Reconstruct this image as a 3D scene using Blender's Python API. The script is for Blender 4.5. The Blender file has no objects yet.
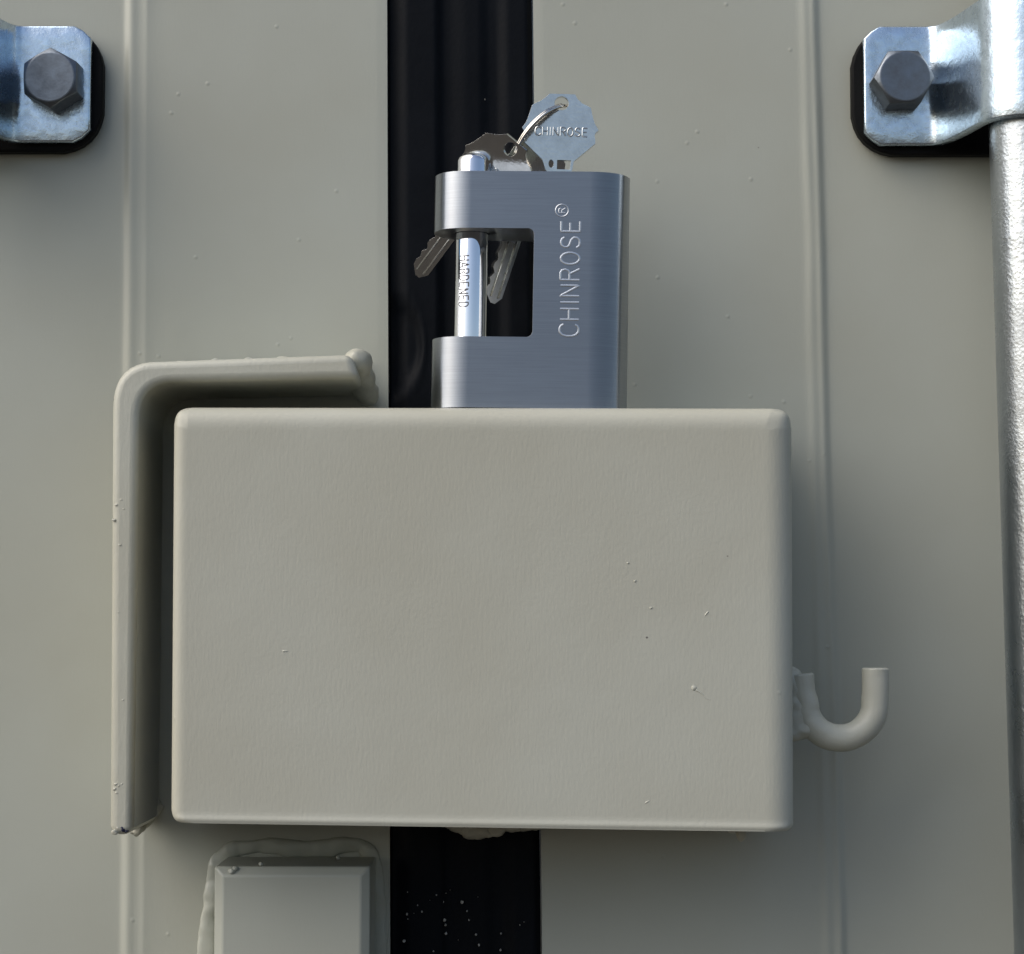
import bpy, bmesh, math, random
from mathutils import Vector, Matrix, Euler, noise
from mathutils.geometry import tessellate_polygon
random.seed(7)
R = math.radians
scene = bpy.context.scene
COL = scene.collection

# ------------------------------------------------------------ camera
F = 2290.0                                   # focal length in pixels of the 1024 px wide photograph
PITCH = math.atan(163.0 / F)
CAM = Vector((0.0, -0.973, 1.30))
cam_data = bpy.data.cameras.new('camera')
cam = bpy.data.objects.new('camera', cam_data)
COL.objects.link(cam)
cam.location = CAM
cam.rotation_euler = (math.pi / 2 + PITCH, 0, 0)
cam_data.sensor_width = 36.0
cam_data.lens = F / 1024 * 36
cam_data.clip_start = 0.01
cam_data.clip_end = 500
scene.camera = cam

# ------------------------------------------------------------ sky, sun, exposure
SUN_EL, SUN_AZ = R(44), R(246)               # veiled sun, high and to the left of the doors
world = bpy.data.worlds.new('World'); scene.world = world
world.use_nodes = True
nt = world.node_tree; nt.nodes.clear()
sky = nt.nodes.new('ShaderNodeTexSky'); sky.sky_type = 'NISHITA'; sky.sun_disc = False
sky.sun_elevation = SUN_EL; sky.sun_rotation = SUN_AZ
sky.air_density = 1.0; sky.dust_density = 3.2; sky.ozone_density = 1.0
bg = nt.nodes.new('ShaderNodeBackground'); bg.inputs['Strength'].default_value = 0.078
wo = nt.nodes.new('ShaderNodeOutputWorld')
nt.links.new(sky.outputs[0], bg.inputs[0]); nt.links.new(bg.outputs[0], wo.inputs[0])
sd = Vector((math.sin(SUN_AZ) * math.cos(SUN_EL), math.cos(SUN_AZ) * math.cos(SUN_EL), math.sin(SUN_EL)))
sun_data = bpy.data.lights.new('sun', 'SUN'); sun_data.energy = 1.15; sun_data.angle = R(72)
sun_data.color = (1.0, 0.97, 0.92)
sun = bpy.data.objects.new('sun', sun_data); COL.objects.link(sun)
sun.rotation_euler = sd.to_track_quat('Z', 'Y').to_euler()
scene.view_settings.view_transform = 'Standard'; scene.view_settings.look = 'None'
scene.view_settings.gamma = 1.0
scene.view_settings.exposure = 0.92


# ------------------------------------------------------------ helpers
def P(px, py, Y):
    """World point on the plane y=Y that the photograph shows at pixel px,py."""
    a, b = (px - 512) / F, -(py - 477) / F
    d = Vector((a, math.cos(PITCH) - b * math.sin(PITCH), math.sin(PITCH) + b * math.cos(PITCH)))
    return CAM + d * ((Y - CAM.y) / d.y)


def link(name, me, mat=None, parent=None, smooth=40):
    o = bpy.data.objects.new(name, me); COL.objects.link(o)
    if mat: me.materials.append(mat)
    if smooth:
        me.polygons.foreach_set('use_smooth', [True] * len(me.polygons))
        if smooth < 180:
            me.set_sharp_from_angle(angle=R(smooth))
    if parent: o.parent = parent
    return o


def from_bm(name, bm, mat, parent=None, smooth=40, origin=None):
    bmesh.ops.recalc_face_normals(bm, faces=bm.faces)
    if origin is not None:
        for v in bm.verts: v.co -= origin
    me = bpy.data.meshes.new(name); bm.to_mesh(me); bm.free()
    return link(name, me, mat, parent, smooth)


def empty(name, loc, label, cat, group=None, rot=(0, 0, 0)):
    o = bpy.data.objects.new(name, None); COL.objects.link(o)
    o.empty_display_size = 0.01
    o.location = loc; o.rotation_euler = rot
    o['label'] = label; o['category'] = cat
    if group: o['group'] = group
    return o


def bevel(o, w, seg=3, ang=35):
    m = o.modifiers.new('bevel', 'BEVEL'); m.width = w; m.segments = seg
    m.limit_method = 'ANGLE'; m.angle_limit = R(ang); m.harden_normals = False
    return m


def prism(bm, outer, holes, y0, y1, M=None):
    """Polygon with holes in the x/z plane, extruded from y0 (front) to y1 (back)."""
    loops = [outer] + list(holes)
    flat = [Vector((p[0], 0, p[1])) for lp in loops for p in lp]
    tris = tessellate_polygon([[Vector((p[0], p[1], 0)) for p in lp] for lp in loops])
    f = [bm.verts.new((v.x, y0, v.z)) for v in flat]
    b = [bm.verts.new((v.x, y1, v.z)) for v in flat]
    fr = []
    for t in tris:
        try:
            fr.append(bm.faces.new([f[i] for i in t])); bm.faces.new([b[i] for i in reversed(t)])
        except ValueError:
            pass
    k = 0
    for lp in loops:
        n = len(lp)
        for i in range(n):
            a, c = k + i, k + (i + 1) % n
            bm.faces.new([f[a], b[a], b[c], f[c]])
        k += n
    if M:
        bmesh.ops.transform(bm, matrix=M, verts=f + b)
    bmesh.ops.recalc_face_normals(bm, faces=bm.faces)
    bmesh.ops.dissolve_limit(bm, angle_limit=R(1), verts=bm.verts, edges=bm.edges)


def round_poly(pts, r, seg=6):
    """Round the corners of a closed 2-D polygon; r one radius or one per corner."""
    out = []; n = len(pts)
    for i in range(n):
        p = Vector(pts[i]); a = Vector(pts[i - 1]); b = Vector(pts[(i + 1) % n])
        ri = r[i] if isinstance(r, (list, tuple)) else r
        if ri <= 0: out.append(tuple(p)); continue
        u = (a - p).normalized(); v = (b - p).normalized()
        ang = u.angle(v); t = min(ri / math.tan(ang / 2), (a - p).length * .49, (b - p).length * .49)
        p0, p1 = p + u * t, p + v * t
        for k in range(seg + 1):
            s = k / seg
            out.append(tuple((1 - s) ** 2 * p0 + 2 * s * (1 - s) * (p * .72 + (p0 + p1) * .14) + s * s * p1))
    return out


def catmull(pts, n):
    out = []
    P_ = [pts[0] * 2 - pts[1]] + list(pts) + [pts[-1] * 2 - pts[-2]]
    for i in range(1, len(P_) - 2):
        for k in range(n):
            t = k / n; a, b, c, d = P_[i - 1:i + 3]
            out.append(0.5 * ((2 * b) + (c - a) * t + (2 * a - 5 * b + 4 * c - d) * t * t + (3 * b - a - 3 * c + d) * t ** 3))
    out.append(P_[-2])
    return out


def tube(bm, path, rad, seg=20, cap=True, jitter=0.0, flat=None):
    """Round bar along path. rad: number or function of 0..1; flat squashes in y."""
    n = len(path); rings = []
    up = Vector((0, 1, 0))
    for i, p in enumerate(path):
        t = (path[min(i + 1, n - 1)] - path[max(i - 1, 0)]).normalized()
        if abs(t.dot(up)) > .95: up = Vector((1, 0, 0))
        s = t.cross(up).normalized(); u = s.cross(t).normalized()
        r = rad(i / (n - 1)) if callable(rad) else rad
        ring = []
        for k in range(seg):
            a = 2 * math.pi * k / seg
            q = p + (s * math.cos(a) + u * math.sin(a) * (flat or 1)) * r
            if jitter: q += noise.noise_vector(q * 170) * jitter + noise.noise_vector(q * 420) * jitter * .4
            ring.append(bm.verts.new(q))
        rings.append(ring)
    for a, b in zip(rings, rings[1:]):
        for k in range(seg):
            bm.faces.new([a[k], a[(k + 1) % seg], b[(k + 1) % seg], b[k]])
    if cap:
        bm.faces.new(rings[0][::-1]); bm.faces.new(rings[-1])
    return rings


def blob(bm, c, r, jit=.25, sub=3):
    """A lump of weld or paint: a noisy ellipsoid of radii r."""
    res = bmesh.ops.create_icosphere(bm, subdivisions=sub, radius=1)
    for v in res['verts']:
        n = v.co.normalized()
        k = 1 + jit * noise.noise(n * 1.7 + c * 300)
        v.co = Vector(c) + Vector((n.x * r[0], n.y * r[1], n.z * r[2])) * k


def bake(o):
    """Apply the modifiers of o to its mesh."""
    dg = bpy.context.evaluated_depsgraph_get(); dg.update()
    me = bpy.data.meshes.new_from_object(o.evaluated_get(dg), depsgraph=dg)
    o.modifiers.clear(); o.data = me
    return o


def absorb(o, lump):
    """Make the surface lumps part of the painted surface's own mesh."""
    bake(o); bake(lump)
    bm = bmesh.new(); bm.from_mesh(o.data)
    sl = [m.name for m in o.data.materials]
    idx = []
    for m in lump.data.materials:
        if m.name not in sl: o.data.materials.append(m); sl.append(m.name)
        idx.append(sl.index(m.name))
    nf = len(bm.faces); bm.from_mesh(lump.data); bm.faces.ensure_lookup_table()
    for f in bm.faces[nf:]: f.material_index = idx[0]; f.smooth = True
    bm.to_mesh(o.data); bm.free()
    bpy.data.objects.remove(lump)


def smoothstep(a, b, x):
    t = max(0, min(1, (x - a) / (b - a))); return t * t * (3 - 2 * t)


def interp(tab, v):
    if v <= tab[0][0]:
        (a, x), (b, y) = tab[0], tab[1]
    elif v >= tab[-1][0]:
        (a, x), (b, y) = tab[-2], tab[-1]
    else:
        for (a, x), (b, y) in zip(tab, tab[1:]):
            if a <= v <= b: break
    return x + (y - x) * (v - a) / (b - a)


# ------------------------------------------------------------ materials
def mat(name):
    m = bpy.data.materials.new(name); m.use_nodes = True
    n = m.node_tree.nodes; b = n['Principled BSDF']
    return m, m.node_tree, b


def N(nt, typ, **kw):
    n = nt.nodes.new(typ)
    for k, v in kw.items():
        if hasattr(n, k): setattr(n, k, v)
        else: n.inputs[k.replace('_', ' ')].default_value = v
    return n


def coords(nt, scale=(1, 1, 1), off=(0, 0, 0)):
    tc = nt.nodes.new('ShaderNodeTexCoord'); mp = nt.nodes.new('ShaderNodeMapping')
    mp.inputs['Scale'].default_value = scale; mp.inputs['Location'].default_value = off
    nt.links.new(tc.outputs['Object'], mp.inputs[0])
    return mp.outputs[0]


def ramp(nt, src, stops):
    r = nt.nodes.new('ShaderNodeValToRGB'); e = r.color_ramp.elements
    while len(e) < len(stops): e.new(0.5)
    for i, (p, c) in enumerate(stops):
        e[i].position = p; e[i].color = (c, c, c, 1) if isinstance(c, (int, float)) else (*c, 1)
    nt.links.new(src, r.inputs[0])
    return r.outputs[0]


def bump(nt, h, dist, strength=1.0, normal=None):
    b = nt.nodes.new('ShaderNodeBump'); b.inputs['Distance'].default_value = dist
    b.inputs['Strength'].default_value = strength
    nt.links.new(h, b.inputs['Height'])
    if normal: nt.links.new(normal, b.inputs['Normal'])
    return b.outputs[0]


def paint(name, col, rough, heavy, seed=0.0):
    """Cream container paint: orange peel, brush drag, grit under the paint, faint grime."""
    m, nt, b = mat(name); L = nt.links
    c = coords(nt, off=(seed, seed, seed))
    big = N(nt, 'ShaderNodeTexNoise', Scale=9.0, Detail=4.0); L.new(c, big.inputs['Vector'])
    col2 = tuple(x * k for x, k in zip(col, (.93, .91, .88)))
    cr = ramp(nt, big.outputs['Fac'], [(.35, col2), (.65, col)])
    # tiny dark specks of dirt
    v = N(nt, 'ShaderNodeTexVoronoi', Scale=95.0); L.new(c, v.inputs['Vector'])
    sp = ramp(nt, v.outputs['Distance'], [(.035, 1), (.06, 0)])
    rnd = nt.nodes.new('ShaderNodeSeparateColor'); L.new(v.outputs['Color'], rnd.inputs[0])
    sel = nt.nodes.new('ShaderNodeMath'); sel.operation = 'GREATER_THAN'; sel.inputs[1].default_value = .975
    L.new(rnd.outputs[0], sel.inputs[0])
    mul = nt.nodes.new('ShaderNodeMath'); mul.operation = 'MULTIPLY'
    L.new(sp, mul.inputs[0]); L.new(sel.outputs[0], mul.inputs[1])
    mx = nt.nodes.new('ShaderNodeMix'); mx.data_type = 'RGBA'
    L.new(mul.outputs[0], mx.inputs['Factor']); L.new(cr, mx.inputs[6]); mx.inputs[7].default_value = (.10, .09, .08, 1)
    L.new(mx.outputs[2], b.inputs['Base Color'])
    # bumps
    peel = N(nt, 'ShaderNodeTexNoise', Scale=600.0, Detail=3.0); L.new(c, peel.inputs['Vector'])
    c2 = coords(nt, scale=(950, 950, 180), off=(seed, 0, 0))
    drag = N(nt, 'ShaderNodeTexNoise', Scale=1.0, Detail=2.0); L.new(c2, drag.inputs['Vector'])
    v2 = N(nt, 'ShaderNodeTexVoronoi', Scale=140.0); L.new(c, v2.inputs['Vector'])
    gr = ramp(nt, v2.outputs['Distance'], [(.0, 1), (.16, 0)])
    rn2 = nt.nodes.new('ShaderNodeSeparateColor'); L.new(v2.outputs['Color'], rn2.inputs[0])
    sl2 = nt.nodes.new('ShaderNodeMath'); sl2.operation = 'GREATER_THAN'; sl2.inputs[1].default_value = .965
    L.new(rn2.outputs[1], sl2.inputs[0])
    ml2 = nt.nodes.new('ShaderNodeMath'); ml2.operation = 'MULTIPLY'
    L.new(gr, ml2.inputs[0]); L.new(sl2.outputs[0], ml2.inputs[1])
    wob = N(nt, 'ShaderNodeTexNoise', Scale=40.0, Detail=2.0); L.new(c, wob.inputs['Vector'])
    n1 = bump(nt, wob.outputs['Fac'], .0002 * heavy)
    n2 = bump(nt, peel.outputs['Fac'], .00006 * heavy, normal=n1)
    n3 = bump(nt, drag.outputs['Fac'], .00006 * heavy, normal=n2)
    n4 = bump(nt, ml2.outputs[0], .00016, normal=n3)
    L.new(n4, b.inputs['Normal'])
    b.inputs['Roughness'].default_value = rough
    b.inputs['Specular IOR Level'].default_value = .5
    return m


CREAM = (.50, .50, .425)
M_BOX = paint('box_paint', CREAM, .42, 1.0)
M_DOOR = paint('door_paint', (.445, .46, .40), .36, .45, 3.1)
M_RAIL = paint('bracket_paint', CREAM, .40, 1.5, 5.7)


def metal(name, col, rough, bumps=(), var=.1, scale=60, metallic=1.0):
    m, nt, b = mat(name); L = nt.links
    c = coords(nt)
    n = N(nt, 'ShaderNodeTexNoise', Scale=scale, Detail=6.0, Roughness=.65); L.new(c, n.inputs['Vector'])
    L.new(ramp(nt, n.outputs['Fac'], [(.3, tuple(x * (1 - var) for x in col)), (.7, tuple(min(1, x * (1 + var)) for x in col))]), b.inputs['Base Color'])
    rr = ramp(nt, n.outputs['Fac'], [(.3, rough * 1.25), (.7, rough * .8)])
    L.new(rr, b.inputs['Roughness'])
    b.inputs['Metallic'].default_value = metallic
    prev = None
    for kind, sc, d in bumps:
        t = N(nt, 'ShaderNodeTexNoise', Scale=sc, Detail=4.0) if kind == 'n' else N(nt, 'ShaderNodeTexVoronoi', Scale=sc)
        L.new(c, t.inputs['Vector'])
        prev = bump(nt, t.outputs[0], d, normal=prev)
    if prev: L.new(prev, b.inputs['Normal'])
    return m


M_ZINC = metal('zinc_plate', (.58, .68, .77), .25, [('n', 260, .0002), ('n', 1300, .00005)], .15, 260)
M_ROD = metal('galvanised_rod', (.46, .49, .51), .29, [('n', 130, .00022), ('v', 700, .00006), ('n', 1200, .00006)], .12, 45)
M_BOLT = metal('dark_bolt', (.17, .19, .215), .42, [('n', 900, .00006)], .2, 150)
M_CHROME = metal('chrome', (.86, .87, .89), .06, [('n', 200, .00001)], .02, 90)
M_KEY = metal('nickel_key', (.55, .56, .55), .13, [('n', 900, .00004)], .12, 160)
M_RING = metal('key_ring_steel', (.72, .68, .62), .14, [], .05, 120)


def brushed(name, col, rough):
    m, nt, b = mat(name); L = nt.links
    c = coords(nt, scale=(45, 45, 5200))
    n = N(nt, 'ShaderNodeTexNoise', Scale=1.0, Detail=3.0, Roughness=.6); L.new(c, n.inputs['Vector'])
    c1 = coords(nt)
    n1 = N(nt, 'ShaderNodeTexNoise', Scale=30.0, Detail=3.0); L.new(c1, n1.inputs['Vector'])
    mxv = nt.nodes.new('ShaderNodeMath'); mxv.operation = 'MULTIPLY_ADD'; mxv.inputs[1].default_value = .75
    L.new(n.outputs['Fac'], mxv.inputs[0])
    h = nt.nodes.new('ShaderNodeMath'); h.operation = 'MULTIPLY'; h.inputs[1].default_value = .25
    L.new(n1.outputs['Fac'], h.inputs[0]); L.new(h.outputs[0], mxv.inputs[2])
    L.new(ramp(nt, mxv.outputs[0], [(.3, tuple(x * .86 for x in col)), (.7, tuple(x * 1.1 for x in col))]), b.inputs['Base Color'])
    b.inputs['Metallic'].default_value = 1; b.inputs['Roughness'].default_value = rough
    b.inputs['Anisotropic'].default_value = .95
    b.inputs['Anisotropic Rotation'].default_value = .25
    tg = nt.nodes.new('ShaderNodeTangent'); tg.direction_type = 'RADIAL'; tg.axis = 'Z'
    L.new(tg.outputs[0], b.inputs['Tangent'])
    L.new(bump(nt, n.outputs['Fac'], .000012), b.inputs['Normal'])
    return m


M_STEEL = brushed('brushed_steel', (.345, .37, .405), .28)
M_ENGR = metal('engraved_steel', (.55, .57, .60), .35, [], .05, 100)
M_BLACKPAINT = metal('letter_ink', (.10, .10, .11), .5, [], .1, 100, metallic=0)


def rubber(name, col, rough):
    m, nt, b = mat(name); L = nt.links
    c = coords(nt)
    n = N(nt, 'ShaderNodeTexNoise', Scale=35.0, Detail=6.0); L.new(c, n.inputs['Vector'])
    L.new(ramp(nt, n.outputs['Fac'], [(.35, col), (.75, tuple(x * 1.7 for x in col))]), b.inputs['Base Color'])
    L.new(ramp(nt, n.outputs['Fac'], [(.3, rough), (.7, rough + .18)]), b.inputs['Roughness'])
    n2 = N(nt, 'ShaderNodeTexNoise', Scale=500.0, Detail=3.0); L.new(c, n2.inputs['Vector'])
    L.new(bump(nt, n2.outputs['Fac'], .0001), b.inputs['Normal'])
    b.inputs['Specular IOR Level'].default_value = .09
    return m


M_RUBBER = rubber('black_rubber', (.003, .004, .006), .45)
M_PAD = rubber('black_pad', (.006, .006, .006), .5)
M_FLECK, _nt, _b = mat('paint_fleck'); _b.inputs['Base Color'].default_value = (.5, .49, .45, 1); _b.inputs['Roughness'].default_value = .5
M_SLOT = rubber('dark_slot', (.02, .018, .015), .6)

m, nt, b = mat('yard_ground'); L = nt.links
c = coords(nt)
n = N(nt, 'ShaderNodeTexNoise', Scale=1.3, Detail=9.0); L.new(c, n.inputs['Vector'])
L.new(ramp(nt, n.outputs['Fac'], [(.3, (.035, .028, .020)), (.7, (.06, .048, .035))]), b.inputs['Base Color'])
b.inputs['Roughness'].default_value = .95
M_GROUND = m

# ------------------------------------------------------------ the setting: ground
bm = bmesh.new()
q = [bm.verts.new(v) for v in ((-150, -150, 0), (150, -150, 0), (150, 150, 0), (-150, 150, 0))]
bm.faces.new(q)
g = from_bm('ground', bm, M_GROUND, smooth=0); g['kind'] = 'structure'

# ------------------------------------------------------------ container doors
Z0, Z1 = .15, 2.65


def wx(tab):
    """pixel polyline (py, px) -> function z -> world x on the door face"""
    t = sorted([(P(px, py, 0).z, P(px, py, 0).x) for py, px in tab])
    return lambda z: interp(t, max(1.0, min(1.62, z)))


edgeL = wx([(0, 387), (954, 390)])
edgeR = wx([(0, 533), (400, 537), (954, 542)])
lineA = wx([(0, 130), (400, 128), (954, 126)])
lineB = wx([(0, 804), (100, 807), (420, 814), (750, 822), (954, 828)])
lineC = wx([(0, 813), (100, 817), (480, 826), (750, 837), (954, 842)])
MM = .001


def gauss(x, s): return math.exp(-(x / s) ** 2)


def h_left(x, z):
    a = lineA(z) + .0006 * noise.noise(Vector((0, 1, z * 14)))
    d = x - a
    w = 1 + .5 * noise.noise(Vector((3, 1, z * 22)))
    y = .0013 * (1 - smoothstep(-.003, .0025, d))             # sheet left of the frame lies lower
    y -= .0006 * w * gauss(d, .0020)                           # seam bead
    y -= .0003 * (1 + .6 * noise.noise(Vector((7, 1, z * 30)))) * gauss(d - .0075, .0017)
    y += .0003 * (1 - smoothstep(-.0, .006, edgeL(z) - x)) ** 2
    y += .0004 * noise.noise(Vector((x * 11, 0, z * 9)))
    # thin raised run of paint above the bracket
    p = P(176, 330, 0)
    y -= .0004 * gauss(x - (p.x + (z - p.z) * .22), .0007) * gauss(z - p.z, .014)
    return y


def h_right(x, z):
    b_ = lineB(z) + .0007 * noise.noise(Vector((9, 1, z * 18)))
    c_ = lineC(z) + .0006 * noise.noise(Vector((5, 1, z * 16)))
    y = .0013 * smoothstep(-.001, .003, x - c_)
    y -= .0005 * (1 + .5 * noise.noise(Vector((1, 8, z * 25)))) * gauss(x - b_, .0021)
    y -= .0005 * (1 + .5 * noise.noise(Vector((4, 8, z * 25)))) * gauss(x - c_, .0022)
    y += .0003 * (1 - smoothstep(0, .005, x - edgeR(z))) ** 2
    y += .0004 * noise.noise(Vector((x * 11, 4, z * 9)))
    return y


def door(name, edge, sign, xend, hf, fine, label):
    bm = bmesh.new()
    offs = [0]
    while offs[-1] < .24: offs.append(offs[-1] + (.0006 if any(a < offs[-1] < b_ for a, b_ in fine) else .004))
    offs += [.3, .45, .7, .9, abs(xend)]
    zs = [Z0, .5, .8, .95] + [1.05 + i * .004 for i in range(int(.56 / .004))] + [1.65, 1.8, 2.1, 2.4, Z1]
    rows = []
    for z in zs:
        e = edge(z); row = []
        row.append(bm.verts.new((e, .012, z)))
        row.append(bm.verts.new((e, .003, z)))
        for o_ in offs:
            x = e + sign * o_ if o_ < 1 else xend
            row.append(bm.verts.new((x, hf(x, z), z)))
        row.append(bm.verts.new((xend, .05, z)))
        row.append(bm.verts.new((e, .05, z)))
        rows.append(row)
    n = len(rows[0])
    for a, b_ in zip(rows, rows[1:]):
        for k in range(n):
            bm.faces.new([a[k], a[(k + 1) % n], b_[(k + 1) % n], b_[k]])
    bm.faces.new(rows[0]); bm.faces.new(rows[-1][::-1])
    t = empty(name, (edge(1.3) + sign * .5, 0, Z0), label, 'container door')
    o = from_bm('door_panel', bm, M_DOOR, t, origin=t.location)
    return t


door('container_door', edgeL, -1, -1.22, h_left, [(.1, .125), (0, .01)],
     'cream painted steel container door on the left of the black rubber seal')
door('container_door', edgeR, 1, 1.22, h_right, [(.1, .145), (0, .01)],
     'cream painted steel container door on the right of the black rubber seal')

# rubber seal between the doors
bm = bmesh.new()
cx, cz = P(388, 346, .002).x, P(388, 346, .002).z
zs = [Z0, .8] + [1.05 + i * .004 for i in range(int(.56 / .004))] + [1.65, 2.1, Z1]
rows = []
NU = 70
for z in zs:
    a, b_ = edgeL(z) + .0004, edgeR(z) - .0004
    row = []
    for i in range(NU + 1):
        u = i / NU; x = a + (b_ - a) * u
        y = .0035
        y -= .0026 * smoothstep(.02, .14, u) * (1 - smoothstep(.32, .38, u))
        y -= .0012 * smoothstep(.40, .55, u) * (1 - smoothstep(.62, .70, u))
        y -= .0018 * smoothstep(.74, .84, u) * (1 - smoothstep(.95, 1, u))
        r = math.hypot((x - cx) / .0155, (z - cz) / .0225)
        y += .0022 * (1 - smoothstep(.80, 1.0, r)) - .0005 * gauss(r - 1.03, .05)
        row.append(bm.verts.new((x, y, z)))
    row.append(bm.verts.new((b_, .03, z))); row.append(bm.verts.new((a, .03, z)))
    rows.append(row)
n = len(rows[0])
for a, b_ in zip(rows, rows[1:]):
    for k in range(n): bm.faces.new([a[k], a[(k + 1) % n], b_[(k + 1) % n], b_[k]])
bm.faces.new(rows[0]); bm.faces.new(rows[-1][::-1])
seal = empty('door_seal', (edgeL(1.3), 0, Z0), 'black rubber seal strip running upright between the two cream container doors', 'door seal')
strip = from_bm('rubber_strip', bm, M_RUBBER, seal, smooth=180, origin=seal.location)
bm = bmesh.new()
for px, py, r in ((462, 902, 1.7), (467, 911, .9), (469, 920, .8), (476, 934.5, 1.1), (479, 945, 1.1), (444.5, 920, 1.5),
                  (445.5, 925, 1.2), (446, 933.5, 1.2), (422, 911.5, 1.2), (407, 914, 1.2), (408, 919, .7), (404, 941, 1.7),
                  (417.5, 905, .8), (436.5, 895, .8), (433.5, 951, 1), (501, 933.5, .9), (500.5, 950, 1), (407.5, 892, .6), (450, 890, .5),
                  (446, 893, .5), (443.5, 902, .6), (414, 913, .5), (520, 925, .6), (524, 922, .5), (478, 897, .4), (430, 900, .4), (458, 940, .4), (485, 99.5, .5)):
    p = P(px, py, .0015); k = .00042 * r
    blob(bm, p, (k, .0012, k * random.uniform(1, 1.5)), .3, 2)
absorb(strip, from_bm('paint_fleck', bm, M_FLECK, seal, origin=seal.location))

# ------------------------------------------------------------ lock box
YF, YB = -.080, -.002
tl, tr = P(172.5, 405.5, YF), P(794.5, 406.5, YF)
bl, br = P(169.5, 823, YF), P(796.5, 832, YF)
bm = bmesh.new()
def V(p, y=None): return bm.verts.new((p.x, p.y if y is None else y, p.z))
top_z = (tl.z + tr.z) / 2
ftl, ftr, fbl, fbr = V(tl), V(tr), V(bl), V(br)
btl, btr, bbl, bbr = V(tl, YB), V(tr, YB), V(bl, YB), V(br, YB)
f_front = bm.faces.new([fbl, fbr, ftr, ftl])
f_top = bm.faces.new([ftl, ftr, btr, btl])
f_l = bm.faces.new([fbl, ftl, btl, bbl]); f_r = bm.faces.new([fbr, bbr, btr, ftr])
def edge(a, b_): return bm.edges.get((a, b_))
lay = bm.edges.layers.float.new('bevel_weight_edge')
edge(ftl, ftr)[lay] = .8; edge(ftr, fbr)[lay] = 1.0; edge(ftl, fbl)[lay] = .5
edge(ftl, btl)[lay] = .55; edge(ftr, btr)[lay] = .6
box = empty('lock_box', (0, 0, (bl.z + br.z) / 2), 'cream painted steel lock box bridging the black seal, with a hook on its right side', 'lock box')
housing = o = from_bm('housing', bm, M_BOX, box, smooth=50, origin=box.location)
m_ = o.modifiers.new('round', 'BEVEL'); m_.width = .0122; m_.segments = 16; m_.limit_method = 'WEIGHT'; m_.profile = .58; m_.offset_type = 'OFFSET'
m_ = o.modifiers.new('sheet', 'SOLIDIFY'); m_.thickness = .005; m_.offset = -1
bevel(o, .0021, 4, 60)
wn = o.modifiers.new('wn', 'WEIGHTED_NORMAL'); wn.weight = 70; wn.keep_sharp = True
bm = bmesh.new()
blob(bm, P(694, 688, YF + .0001), (.0010, .0004, .0010), .3)
tube(bm, catmull([P(x, y, YF + .0002) for x, y in ((696, 690), (701, 693), (706, 698), (711, 700))], 5), lambda t: .00045 * (1 - .5 * t), 8)
blob(bm, P(651, 608, YF + .0001), (.0007, .0004, .0005), .3); blob(bm, P(635, 581, YF + .0001), (.0006, .0004, .0005), .3)
blob(bm, P(628, 563, YF + .0001), (.0006, .0004, .0004), .3); blob(bm, P(405, 431, YF + .0007), (.0011, .0004, .0012), .3)
blob(bm, P(285, 651, YF + .0001), (.0013, .0003, .0004), .3)
for pl_ in (((642, 806), (647, 802), (652, 800)), ((703, 618), (707, 613), (709, 611))):
    tube(bm, catmull([P(x, y, YF + .00035) for x, y in pl_], 5), lambda t: .0005 * math.sin(.3 + 2.6 * t), 8, True, .0002)
absorb(housing, from_bm('paint_lump', bm, M_BOX, box, smooth=180, origin=box.location))
bm = bmesh.new(); bm.from_mesh(housing.data)
zl, zr = bl.z - box.location.z, br.z - box.location.z
nrm = Vector((-(zr - zl), 0, (br.x - bl.x))).normalized()
for d in (.0004, .0009, .0014, .0020, .0027, .0036, .0050, .0075):
    bmesh.ops.bisect_plane(bm, geom=bm.verts[:] + bm.edges[:] + bm.faces[:], plane_co=Vector((bl.x, 0, zl + d)), plane_no=nrm)
for v in bm.verts:
    d = v.co.z - (zl + (zr - zl) * (v.co.x - bl.x) / (br.x - bl.x))
    if d < .006:
        if v.co.y < YF + .0035: v.co.y -= .00055 * gauss(d - .0016, .0013)
        for xx, sg, r in ((bl.x, 1, .0052), (br.x, -1, .0030)):
            if abs(v.co.x - xx) < .012 and d < r: v.co.x += sg * (r - math.sqrt(max(0, r * r - (r - max(d, 0)) ** 2))) * .7
bm.to_mesh(housing.data); bm.free()
if 'custom_normal' in housing.data.attributes: housing.data.attributes.remove(housing.data.attributes['custom_normal'])
# weld lumps seen hanging inside the lower edge
bm = bmesh.new()
for px, py, rx, rz in ((460, 822, .006, .0045), (472, 828, .006, .0042), (482, 829, .006, .0040), (495, 826, .006, .0040), (510, 824, .006, .0036), (528, 822, .007, .0036)):
    blob(bm, P(px, py, -.012), (rx, .005, rz), .35)
blob(bm, P(741, 831, -.05), (.0022, .0022, .0040), .3); blob(bm, P(734, 828, -.05), (.004, .003, .002), .3)
absorb(housing, from_bm('weld_bead', bm, M_RAIL, box, smooth=180, origin=box.location))
wn = housing.modifiers.new('wn', 'WEIGHTED_NORMAL'); wn.weight = 70; wn.keep_sharp = True
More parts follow.
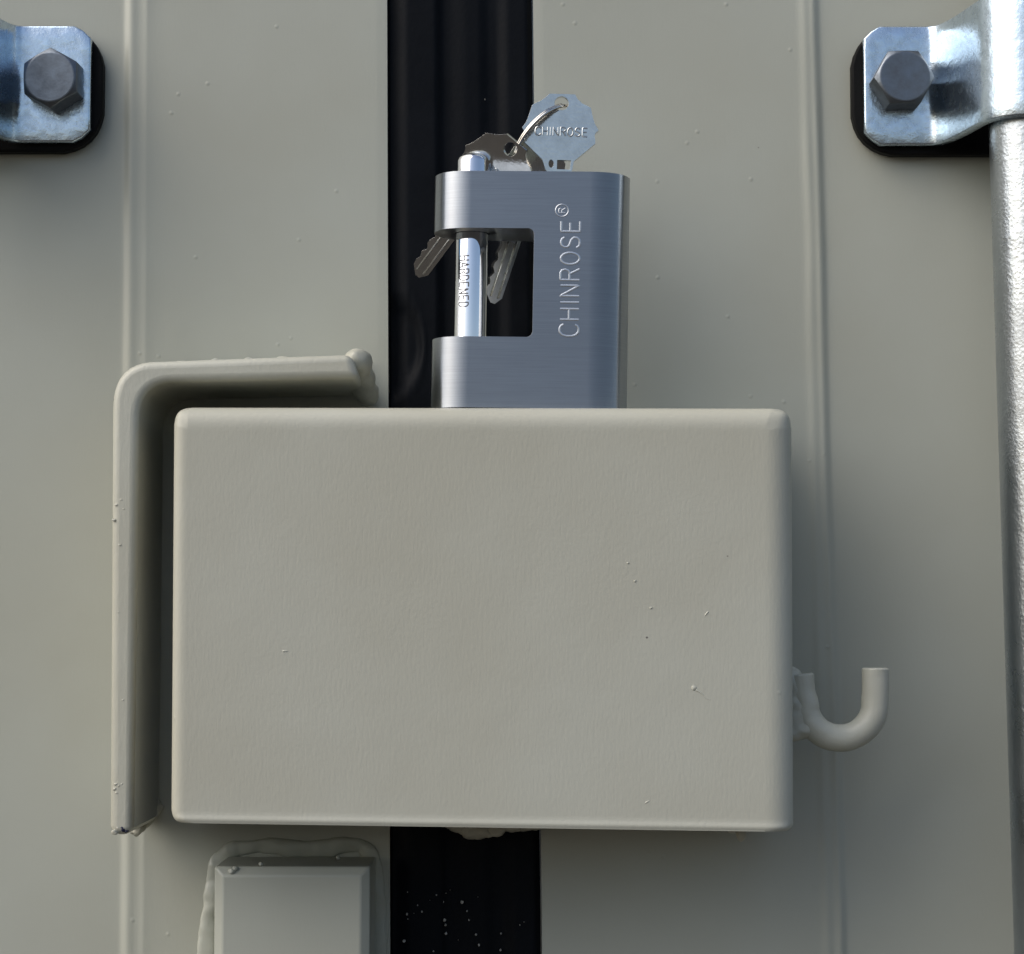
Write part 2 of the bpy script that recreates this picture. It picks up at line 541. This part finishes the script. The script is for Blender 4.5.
# hook welded to the right side
YH = -.050
pts = [P(x, y, YH) for x, y in [(800, 674), (801.5, 690)] + [(840 - 35 * math.cos(R(a)), 703 + 35 * math.sin(R(a))) for a in range(0, 181, 15)] + [(875.5, 685), (875.5, 668)]]
bm = bmesh.new()
tube(bm, catmull(pts, 8), .0055, 24, True, .00022)
hk = from_bm('hook', bm, M_RAIL, box, smooth=60, origin=box.location)
bevel(hk, .0008, 3, 60)
bm = bmesh.new()
for px, py, rx, rz in ((793, 684, .0055, .0050), (799, 692, .0054, .0070), (799, 704, .0058, .0070), (801, 716, .0058, .0070), (805, 726, .0058, .0050), (788, 680, .0060, .0060), (795, 690, .0050, .0070), (794, 702, .0060, .0070), (796, 715, .0062, .0075), (796, 727, .0062, .0050), (803, 730, .0062, .0036), (790, 733, .006, .0036)):
    blob(bm, P(px, py, YH + .001), (rx, .006, rz), .12)
w = from_bm('hook_weld', bm, M_RAIL, hk, smooth=180, origin=box.location)
m_ = w.modifiers.new('fuse', 'REMESH'); m_.mode = 'VOXEL'; m_.voxel_size = .0005; m_.use_smooth_shade = True
m_ = w.modifiers.new('soft', 'SMOOTH'); m_.iterations = 16; m_.factor = .6

# ------------------------------------------------------------ L-shaped striker bracket on the left door
YK = -.068
def K(px, py): p = P(px, py, YK); return (p.x, p.z)
outl = [K(351, 354), K(138, 362), K(112, 388), K(110, 834), K(133, 834), K(140, 407), K(160, 382), K(359, 381)]
outer_arc = []
def arc(p0, c, p1, n=10):
    return [tuple((1 - s) ** 2 * Vector(p0) + 2 * s * (1 - s) * Vector(c) + s * s * Vector(p1)) for s in [k / n for k in range(n + 1)]]
poly = [K(351, 354), K(250, 358)] + arc(K(158, 361), K(112, 360), K(112, 408)) + [K(110.5, 600), K(109.5, 826), K(112, 835), K(129, 835), K(133, 828), K(136, 600)] + \
       arc(K(138, 420), K(138, 383), K(172, 382)) + [K(250, 380), K(359, 378)]
bm = bmesh.new()
prism(bm, poly, [], YK, -.0005)
br_t = empty('strike_bracket', P(112, 835, -.03), 'cream painted bent steel bracket shielding the top and left of the lock box', 'bracket')
plate = o = from_bm('bent_plate', bm, M_RAIL, br_t, smooth=50, origin=br_t.location)
bevel(o, .0034, 6, 50)
bm = bmesh.new()
for k in range(16):
    s = k / 15
    px, py = 357 + 9 * s + 1.5 * math.sin(k), 361 + 33 * s
    y = -.052 + .044 * s
    blob(bm, P(px, py, y), (.0052, .008, .0052), .12)
for k in range(34):
    blob(bm, P(170 + k * 5.6, 371 - k * .15 + 2 * math.sin(k * 2.1), -.004), (.0042, .0045, .0036 + .0005 * math.sin(k)), .3)
blob(bm, P(362, 362, -.03), (.0045, .012, .005), .3)
w = from_bm('weld_bead', bm, M_RAIL, br_t, smooth=180, origin=br_t.location)
m_ = w.modifiers.new('fuse', 'REMESH'); m_.mode = 'VOXEL'; m_.voxel_size = .0006; m_.use_smooth_shade = True
m_ = w.modifiers.new('soft', 'SMOOTH'); m_.iterations = 14; m_.factor = .6
bm = bmesh.new()
for px, py in ((116, 784), (119, 785.5), (122, 784), (115, 789), (117, 793), (121, 500), (117, 505), (124, 509), (114, 520), (120, 545), (119, 612), (123, 700)):
    blob(bm, P(px, py, YK + .0003), (.0008, .00045, .0006), .7, 2)
for px, py in ((115, 832), (119, 829)): blob(bm, P(px, py, YK + .001), (.0013, .0010, .0012), .6, 2)
absorb(plate, from_bm('paint_lump', bm, M_RAIL, br_t, smooth=180, origin=br_t.location))
M_CHIP, _n, _b = mat('paint_chip'); _b.inputs['Base Color'].default_value = (.015, .018, .05, 1); _b.inputs['Roughness'].default_value = .5
bm = bmesh.new()
blob(bm, P(123, 829, YK + .0006), (.0010, .0009, .0010), .8, 2); blob(bm, P(126, 831, YK + .0010), (.0012, .0009, .0006), .8, 2)
absorb(plate, from_bm('paint_chip', bm, M_CHIP, br_t, smooth=180, origin=br_t.location))
bm = bmesh.new()
for k in range(14): blob(bm, P(136 + k * 1.6, 829 - k * 1.7, -.018 + k * .0012), (.003, .003, .0028), .4)
absorb(plate, from_bm('weld_bead', bm, M_RAIL, br_t, smooth=180, origin=br_t.location))

# ------------------------------------------------------------ bevelled stop block under the box
YBk = -.045
a = P(214, 867, YBk); b_ = P(369.5, 867, YBk)
H = .085
bm = bmesh.new()
prism(bm, [(a.x, a.z), (b_.x, b_.z), (b_.x, b_.z - H), (a.x, a.z - H)], [], YBk, -.0005)
fr = [e for e in bm.edges if all(abs(v.co.y - YBk) < 1e-6 for v in e.verts)]
blk = empty('stop_block', (a.x, 0, a.z - H), 'small cream steel block beneath the lock box, left of the lower black seal', 'steel block')
# facet the front edges only
bmesh.ops.bevel(bm, geom=fr, offset=.0036, segments=1, affect='EDGES', profile=.5)
for v in bm.verts:   # keep the top bevel shallow like the photograph's
    if v.co.y > YBk + .001 and v.co.y < YBk + .006 and v.co.z > a.z - .001: v.co.y = YBk + .0022
bbody = o = from_bm('block_body', bm, M_DOOR, blk, smooth=20, origin=blk.location)
bevel(o, .0006, 2, 20)
bm = bmesh.new()
pts = [(204, 954), (205, 930), (208, 905), (212, 884), (214, 870), (218, 858), (226, 850), (240, 846), (270, 844), (300, 847), (330, 846), (352, 843), (366, 846), (375, 858), (377, 880), (379, 905), (380, 930), (381, 954)]
path = catmull([P(x + (2 if x < 290 else -2), y + 2, -.0002) for x, y in pts], 8)
ex = [Vector((path[0].x, -.001, path[0].z - .05 + k * .01)) for k in range(5)]
ex2 = [Vector((path[-1].x, -.001, path[-1].z - .01 * k)) for k in range(1, 6)]
full = ex + path + ex2
tube(bm, full, lambda t: .0034 + .0006 * math.sin(t * 40) * math.sin(t * 17), 16, True, .0007, flat=.45)
from_bm('weld_bead', bm, M_DOOR, blk, smooth=180, origin=blk.location)
bm = bmesh.new()
blob(bm, P(232, 871, YBk + .001), (.0016, .0014, .0014), .3); blob(bm, P(235, 868.5, YBk + .001), (.0012, .001, .001), .3)
blob(bm, P(261, 864, YBk + .006), (.0009, .0009, .0009), .3); blob(bm, P(338, 857.5, YBk + .024), (.0009, .0009, .0009), .3)
absorb(bbody, from_bm('paint_lump', bm, M_DOOR, blk, smooth=180, origin=blk.location))

# ------------------------------------------------------------ locking rods, clamps, bolts
def clamp(t, xe, xb, side, zc, hh, rod_x, rod_y, ro, y_pl):
    """Plate from free end xe to bend xb, S-curve up to a saddle round the rod, mirrored beyond it.
    side=-1: the rod lies to the right of the plate; built along +x then mirrored."""
    s = 1 if rod_x > xe else -1
    prof = []
    X0 = 0.0; XB = abs(xb - xe); XR = abs(rod_x - xe)
    for k in range(9): prof.append((XB * k / 8, y_pl))
    # saddle arc from angle 25deg above the plate direction
    a0 = R(200); rad = ro
    sad0 = (XR + rad * math.cos(R(195)), rod_y - rad * math.sin(R(15)))
    # bezier between plate and saddle
    p0 = Vector((XB, y_pl)); p3 = Vector((XR - rad * math.cos(R(22)), rod_y - rad * math.sin(R(22))))
    tan3 = Vector((math.sin(R(22)), -math.cos(R(22))))
    p1 = p0 + Vector((.008, 0)); p2 = p3 - tan3 * .009
    for k in range(1, 15):
        u = k / 14
        p = (1 - u) ** 3 * p0 + 3 * u * (1 - u) ** 2 * p1 + 3 * u * u * (1 - u) * p2 + u ** 3 * p3
        prof.append(tuple(p))
    for k in range(1, 13):
        a = R(22 + (90 - 22) * k / 12)
        prof.append((XR - rad * math.cos(a), rod_y - rad * math.sin(a)))
    half = list(prof)
    prof = half + [(2 * XR - x, y) for x, y in half[-2::-1]]
    bm = bmesh.new(); rows = []
    L_ = prof[-1][0]
    for x, y in prof:
        d = min(x, L_ - x); h = hh - max(0, .0055 - d)
        col = []
        for k in range(9):
            z = -h + 2 * h * k / 8
            col.append(bm.verts.new((xe + s * x, y, zc + z)))
        rows.append(col)
    # a real vertex column at the chamfer
    for a, b2 in zip(rows, rows[1:]):
        for k in range(8): bm.faces.new([a[k], b2[k], b2[k + 1], a[k + 1]])
    bmesh.ops.recalc_face_normals(bm, faces=bm.faces)
    if bm.faces[0:1] and sum((f.normal.y for f in bm.faces)) > 0: bmesh.ops.reverse_faces(bm, faces=bm.faces)
    for v in bm.verts: v.co -= t.location
    me = bpy.data.meshes.new('clamp_plate'); bm.to_mesh(me); bm.free()
    o = link('clamp_plate', me, M_ZINC, t, 180)
    sm = o.modifiers.new('plate', 'SOLIDIFY'); sm.thickness = .0042; sm.offset = -1
    bevel(o, .0009, 3, 50)
    # rubber pad below: one long rounded sheet
    pe, pt_, pb = .0045, .002, .0065
    x0 = xe - s * pe; x1 = xe + s * (L_ + pe)
    if x0 > x1: x0, x1 = x1, x0
    bm = bmesh.new()
    outline = round_poly([(x0, zc - hh - pb * .5), (x1, zc - hh - pb * .5), (x1, zc + hh + .0012), (x0, zc + hh + .0012)], [.017, .017, .017, .017])
    prism(bm, outline, [], y_pl + .0045, .0004)
    o = from_bm('rubber_pad', bm, M_PAD, t, origin=t.location); bevel(o, .001, 3)
    return x0, x1


def bolt(t, x, y, z, ap, h, rot, tilt=(0, 0)):
    """Hex head facing -y; ap = half the width across flats."""
    bm = bmesh.new(); n = 48; rings = []
    def hexr(a): a = (a + R(30)) % R(60) - R(30); return ap / math.cos(a)
    rc = ap * .95
    for kind in range(4):
        ring = []
        for k in range(n):
            a = 2 * math.pi * k / n; rh = hexr(a)
            if kind == 0: r, d = rh, 0
            elif kind == 1: r, d = rh, h - (rh - rc) * math.tan(R(32)) - .0002
            elif kind == 2: r, d = rc, h
            else: r, d = rc * .97, h + .00015
            ring.append(bm.verts.new((r * math.cos(a + rot), -d, r * math.sin(a + rot))))
        rings.append(ring)
    for a, b2 in zip(rings, rings[1:]):
        for k in range(n): bm.faces.new([a[k], a[(k + 1) % n], b2[(k + 1) % n], b2[k]])
    bm.faces.new(rings[-1]); bm.faces.new(rings[0][::-1])
    o = from_bm('bolt', bm, M_BOLT, t, smooth=25)
    o.location = Vector((x, y, z)) - t.location
    o.rotation_euler = (tilt[0], 0, tilt[1])
    bevel(o, .0003, 2, 25)
    return o


YP = -.0105
# right clamp
RY = -.045
pR0, pR1 = P(989, 110, RY), P(1015, 954, RY)
RR = .0175
rod_top_x = pR0.x + RR; lean = (pR1.x - pR0.x) / (pR0.z - pR1.z)
c0 = P(863, 26, YP); c1 = P(870, 145, YP)
zc = (c0.z + c1.z) / 2; hh = (c0.z - c1.z) / 2
t = empty('rod_clamp', Vector((c0.x, 0, zc)), 'silver zinc clamp on the right door, gripping the upright galvanised rod', 'pipe clamp', 'zinc clamps bolted to the doors')
rx_clamp = rod_top_x + (pR0.z - zc) * lean
clamp(t, P(864, 80, YP).x, P(928, 80, YP).x, -1, zc, hh, rod_top_x - .001, RY, RR + .0048, YP)
bolt(t, P(899, 84, YP).x, YP, P(899, 84, YP).z, .0113, .0125, R(31), (R(-1), R(2)))
xo = 2 * (rod_top_x - .001) - P(899, 84, YP).x
bolt(t, xo, YP, P(899, 84, YP).z, .0113, .0125, R(17))
# right rod
def rod(xt, zt, lean, rad, label):
    t = empty('locking_rod', Vector((xt + (zt - .25) * lean, RY, .25)), label, 'locking rod', 'locking rods')
    bm = bmesh.new()
    pth = [Vector((xt + (zt - z) * lean, RY, z)) for z in [.25 + k * .02 for k in range(116)]]
    tube(bm, pth, rad, 48, True, 0)
    from_bm('rod_tube', bm, M_ROD, t, smooth=60, origin=t.location)
rod(rod_top_x, pR0.z, lean, RR, 'grey galvanised steel rod standing upright at the right edge under the clamp')
# left clamp
c0 = P(91, 25.5, YP); c1 = P(91, 142, YP)
zc = (c0.z + c1.z) / 2; hh = (c0.z - c1.z) / 2
t = empty('rod_clamp', Vector((c0.x, 0, zc)), 'silver zinc clamp with a pointy-top hexagon bolt on the left door', 'pipe clamp', 'zinc clamps bolted to the doors')
xl = P(90.5, 80, YP).x; rl = xl - abs(rod_top_x - .001 - P(864, 80, YP).x)
clamp(t, xl, P(22, 80, YP).x, 1, zc, hh, rl, RY, RR + .0048, YP)
bolt(t, P(57, 84, YP).x, YP, P(57, 84, YP).z, .0113, .0125, R(1), (0, R(-3)))
bolt(t, 2 * rl - P(57, 84, YP).x, YP, P(57, 84, YP).z, .0113, .0125, R(9))

# ------------------------------------------------------------ lettering
G = {  # single-line letters on a 0..1 by 0..1 cell
    'C': [[(.97, .80), (.85, .94), (.66, 1), (.38, 1), (.14, .88), (.02, .66), (.02, .34), (.14, .12), (.38, 0), (.66, 0), (.85, .06), (.97, .20)]],
    'H': [[(.05, 0), (.05, 1)], [(.92, 0), (.92, 1)], [(.05, .52), (.92, .52)]],
    'I': [[(.5, 0), (.5, 1)]],
    'N': [[(.06, 0), (.06, 1), (.92, 0), (.92, 1)]],
    'R': [[(.06, 0), (.06, 1), (.66, 1), (.84, .93), (.92, .76), (.84, .60), (.66, .52), (.06, .52)], [(.55, .52), (.95, 0)]],
    'O': [[(.5 + .48 * math.sin(R(a)), .5 + .5 * math.cos(R(a))) for a in range(0, 361, 20)]],
    'S': [[(.90, .82), (.78, .95), (.55, 1), (.30, .97), (.12, .84), (.12, .66), (.26, .56), (.70, .46), (.90, .33), (.90, .16), (.74, .03), (.48, 0), (.22, .03), (.06, .18)]],
    'E': [[(.92, 1), (.08, 1), (.08, 0), (.92, 0)], [(.08, .52), (.80, .52)]],
    'A': [[(.02, 0), (.5, 1), (.98, 0)], [(.18, .33), (.82, .33)]],
    'D': [[(.06, 0), (.06, 1), (.52, 1), (.82, .86), (.95, .6), (.95, .4), (.82, .14), (.52, 0), (.06, 0)]],
}


def strokes(name, word, mat_, parent, width, height, r, M, squash=.5, gap=.32, seg=8):
    """Thin cut letters: rounded ridges half sunk into the face they are struck in."""
    wid = [(.28 if ch == 'I' else 1) for ch in word]; tot = sum(wid) + gap * (len(word) - 1); u = width / tot
    bm = bmesh.new(); x0 = -width / 2
    for ch, w_ in zip(word, wid):
        for ln in G[ch]:
            pts = [Vector((x0 + (px if ch != 'I' else .5) * w_ * u, 0, (py - .5) * height)) for px, py in ln]
            dense = []
            for a, b in zip(pts, pts[1:]):
                m = max(1, int((b - a).length / (r * 1.5)))
                dense += [a.lerp(b, k / m) for k in range(m)]
            dense.append(pts[-1])
            tube(bm, dense, r, seg, True, flat=squash)
        x0 += (w_ + gap) * u
    bmesh.ops.transform(bm, matrix=M, verts=bm.verts)
    return from_bm(name, bm, mat_, parent, smooth=60)



# ------------------------------------------------------------ padlock
YL = -.054                                    # centre plane of the lock body
S = (CAM.y - (YL - .015)) / -F                # metres per pixel at its front face
base = P(528.5, 404, YL); base.z = top_z + .0003
lock = empty('padlock', base, 'brushed steel rectangular padlock standing on top of the lock box', 'padlock', rot=(0, R(1.0), R(-2.5)))
HL = 241 * S
WL = 200 * S / 2
Z_n0, Z_n1 = HL - 58.5 * S, HL - 169 * S        # notch, top and bottom
XN = 4 * S                                  # notch's inner wall, from the lock's centre


def lock_profile():
    """Right half plan (x, y) from the front centre to the back centre."""
    w = WL; pr = [(0, -.0150)]
    fx = 60 * S
    for k in range(11):
        a = R(90 * k / 10 * .72)
        pr.append((fx + (w - fx - .0030) * math.sin(a) / math.sin(R(64.8)), -.0150 + .0058 * (1 - math.cos(a)) / (1 - math.cos(R(64.8)))))
    pr.append((w - .0022, -.0080)); pr.append((w - .0010, -.0055)); pr.append((w, -.002)); pr.append((w, .002))
    pr += [(x, -y) for x, y in pr[1:][::-1] if abs(y) > .0021]
    pr.append((0, .0150))
    return pr


half = lock_profile()
full = half + [(-x, y) for x, y in half[::-1][1:-1]]
bm = bmesh.new()
def slab(pts2, z0, z1):
    a = [bm.verts.new((x, y, z0)) for x, y in pts2]; c = [bm.verts.new((x, y, z1)) for x, y in pts2]
    n = len(pts2)
    for k in range(n): bm.faces.new([a[k], a[(k + 1) % n], c[(k + 1) % n], c[k]])
    bm.faces.new(a[::-1]); bm.faces.new(c)
slab(full, 0, HL)
body = from_bm('lock_body', bm, M_STEEL, lock, smooth=22)
# the notch and the pin bore, cut for real
def cutter(bm):
    me = bpy.data.meshes.new('cut'); bmesh.ops.recalc_face_normals(bm, faces=bm.faces); bm.to_mesh(me); bm.free()
    c = bpy.data.objects.new('cut', me); COL.objects.link(c); c.parent = lock
    return c
bm = bmesh.new()
pl = round_poly([(-.08, Z_n1), (XN, Z_n1), (XN, Z_n0), (-.08, Z_n0)], [0, .0022, .0022, 0])
prism(bm, pl, [], -.03, .03)
c1_ = cutter(bm)
PX = -61 * S                                  # pin axis
bm = bmesh.new()
tube(bm, [Vector((PX, -.001, 30 * S)), Vector((PX, -.001, HL + .01))], .0070, 40)
c2_ = cutter(bm)
bpy.context.view_layer.update()
for c_ in (c1_, c2_):
    m_ = body.modifiers.new('cut', 'BOOLEAN'); m_.operation = 'DIFFERENCE'; m_.object = c_; m_.solver = 'EXACT'
bevel(body, .0007, 3, 50)
wn = body.modifiers.new('wn', 'WEIGHTED_NORMAL'); wn.weight = 60; wn.keep_sharp = False
dg = bpy.context.evaluated_depsgraph_get(); dg.update()
me = bpy.data.meshes.new_from_object(body.evaluated_get(dg), depsgraph=dg)
body.modifiers.clear(); body.data = me
for c_ in (c1_, c2_): bpy.data.objects.remove(c_)
# shackle pin
bm = bmesh.new()
prof = [(.0065, 35 * S), (.0065, HL + .0065)] + [(0.0065 * math.cos(R(a)) if a < 90 else 0.0004, HL + .0065 + .0036 * math.sin(R(a))) for a in (20, 40, 55, 70, 82, 90)]
rings = []
for r, z in prof: rings.append([bm.verts.new((PX + r * math.cos(2 * math.pi * k / 48), -.001 + r * math.sin(2 * math.pi * k / 48), z)) for k in range(48)])
for a, c_ in zip(rings, rings[1:]):
    for k in range(48): bm.faces.new([a[k], a[(k + 1) % 48], c_[(k + 1) % 48], c_[k]])
bm.faces.new(rings[0][::-1]); bm.faces.new(rings[-1])
pin = from_bm('shackle_pin', bm, M_CHROME, lock, smooth=60)
# words on the face and on the pin
VERT = Matrix.Rotation(R(-90), 4, 'Y')        # words that read upwards
Mt = Matrix.Translation((41 * S, -.01500, HL - 109 * S)) @ VERT
strokes('engraved_word', 'CHINROSE', M_ENGR, lock, 118 * S, 19 * S, .00045, Mt, squash=.17)
Mt = Matrix.Translation((32 * S, -.01500, HL - 40 * S)) @ VERT
rm = strokes('registered_mark', 'O', M_ENGR, lock, 13 * S, 13 * S, .00028, Mt, squash=.35)
r2 = strokes('registered_mark', 'R', M_ENGR, lock, 5.2 * S, 6.5 * S, .00022, Mt, squash=.35)
absorb(rm, r2)
# pin word wraps round the cylinder
Mt = Matrix.Rotation(R(90), 4, 'Y')
w = strokes('pin_word', 'HARDENED', M_BLACKPAINT, lock, 53 * S, 10.5 * S, .00026, Mt, squash=.6)
for v in w.data.vertices:
    x, y, z = v.co
    a = x / .0065 - R(24); r = .00650 + (-y)
    v.co = (PX + r * math.sin(a), -.001 - r * math.cos(a), z + HL - 110 * S)
w.data.update()

# ------------------------------------------------------------ keys and ring
SK = .0004026
def key(loc, rot, label, prof_text=True):
    t = empty('key', loc, label, 'key', 'nickel keys on the ring')
    t.rotation_mode = 'QUATERNION'; t.rotation_quaternion = rot
    head = [(-12.5, -9.6), (13.5, -9.6), (16, -5), (21, -.5), (26, 1.5), (29.9, 3.7), (31, 9), (33, 16), (35, 21), (38.5, 26.3), (35.5, 29), (34.5, 32), (35.2, 36), (35.5, 40),
            (14.3, 59), (13, 68), (10, 72), (10, 158), (4, 166), (-1, 166), (-9, 158), (-10, 152), (-8, 147), (-10.5, 142), (-7, 136), (-10.5, 131), (-10.5, 127), (-8, 121), (-10.5, 116), (-9, 108), (-10, 102), (-10.5, 72), (-14, 68), (-17.5, 58), (-37, 40), (-35.5, 36), (-35.5, 33), (-36.5, 30), (-39, 26), (-35.5, 21), (-33.5, 16),
            (-31.5, 9), (-29.5, 2.5), (-26, .5), (-21, -2), (-16, -6)]
    head = [(x * SK, -y * SK) for x, y in head]
    hole = [(7.2 * SK * math.cos(R(a)), 7.2 * SK * math.sin(R(a))) for a in range(0, 360, 15)]
    slot1 = [((-8.5 + 2.6 * math.cos(R(a))) * SK, (-62 + 4.2 * math.sin(R(a))) * SK) for a in range(0, 360, 20)]
    slot2 = [(x * SK, y * SK) for x, y in ((-2.5, -58), (11.5, -58), (10.5, -67.5), (-2.5, -67.5))]
    bm = bmesh.new()
    prism(bm, head, [hole, slot1, slot2], -.0012, .0012)
    o = from_bm('key_blank', bm, M_KEY, t, smooth=30); bevel(o, .00022, 2, 40)
    # raised grooves of the blade
    bm = bmesh.new()
    for x0, w_ in ((-3.0, 1.3), (5.5, 1.5)):
        for yy in (-1,):
            prism(bm, [((x0 - w_ / 2) * SK, -76 * SK), ((x0 + w_ / 2) * SK, -76 * SK), ((x0 + w_ / 2) * SK, -160 * SK), ((x0 - w_ / 2) * SK, -160 * SK)], [], -.0021, -.0010)
    o = from_bm('blade_rib', bm, M_KEY, t, smooth=30); bevel(o, .0002, 2, 40)
    Mt = Matrix.Translation((1 * SK, -.00120, -29 * SK))
    strokes('key_word', 'CHINROSE', M_KEY, t, 53 * SK, 8.5 * SK, .00036, Mt, squash=.8, gap=.28)
    return t


YKEY = YL + .001
h1 = P(561.5, 104, YKEY)
key(h1, Euler((0, R(2.0), 0)).to_quaternion(), 'upright key in the top of the padlock, its whole scalloped head in view')


def aim(hole, tip, facing, roll=0):
    """Rotation that lays the key's -z axis from hole to tip with its face turned to `facing`."""
    z = (hole - tip).normalized(); x = (-facing).cross(-z) * -1
    x = (-Vector(facing)).cross(z); x.normalize(); y = z.cross(x).normalized()
    return Matrix((x, y, z)).transposed().to_quaternion() @ Matrix.Rotation(R(roll), 3, 'Z').to_quaternion()


h2 = P(511, 149, YL - .002); t2 = P(419, 272, YL + .024)
key(h2, aim(h2, t2, Vector((-.25, -1, -.3))), 'brownish key leaning left behind the chrome pin, blade out in the dark notch')
h3 = P(541, 150, YL + .019); t3 = P(492, 297, YL + .022)
key(h3, aim(h3, t3, Vector((.40, -1, -.45))), 'key hanging behind the padlock, only its blade tip in the notch right of the pin')
# ring: two turns of wire
top = P(562.5, 106, YKEY - .001)
bot = P(530, 176, YL + .021)
cen = (top + bot) / 2; A = (top - bot) / 2
mid = P(527, 122, YL - .010)
B = mid - cen; B = B - A * (B.dot(A) / A.dot(A)); B = B.normalized() * A.length
bm = bmesh.new()
pth = []
n = 150
An = A.cross(B).normalized()
for k in range(n + 1):
    a = 2 * math.pi * 2 * k / n * .97
    pth.append(cen + (A * math.cos(a) + B * math.sin(a)) * (1 - .0 * k / n) + An * (-.0007 + .0014 * k / n))
tube(bm, pth, .00068, 10)
rt = from_bm('key_ring', bm, M_RING, None, smooth=60, origin=cen)
rt.location = cen
rt['label'] = 'thin double-wire steel split ring looped through the hole of the upright key'; rt['category'] = 'key ring'
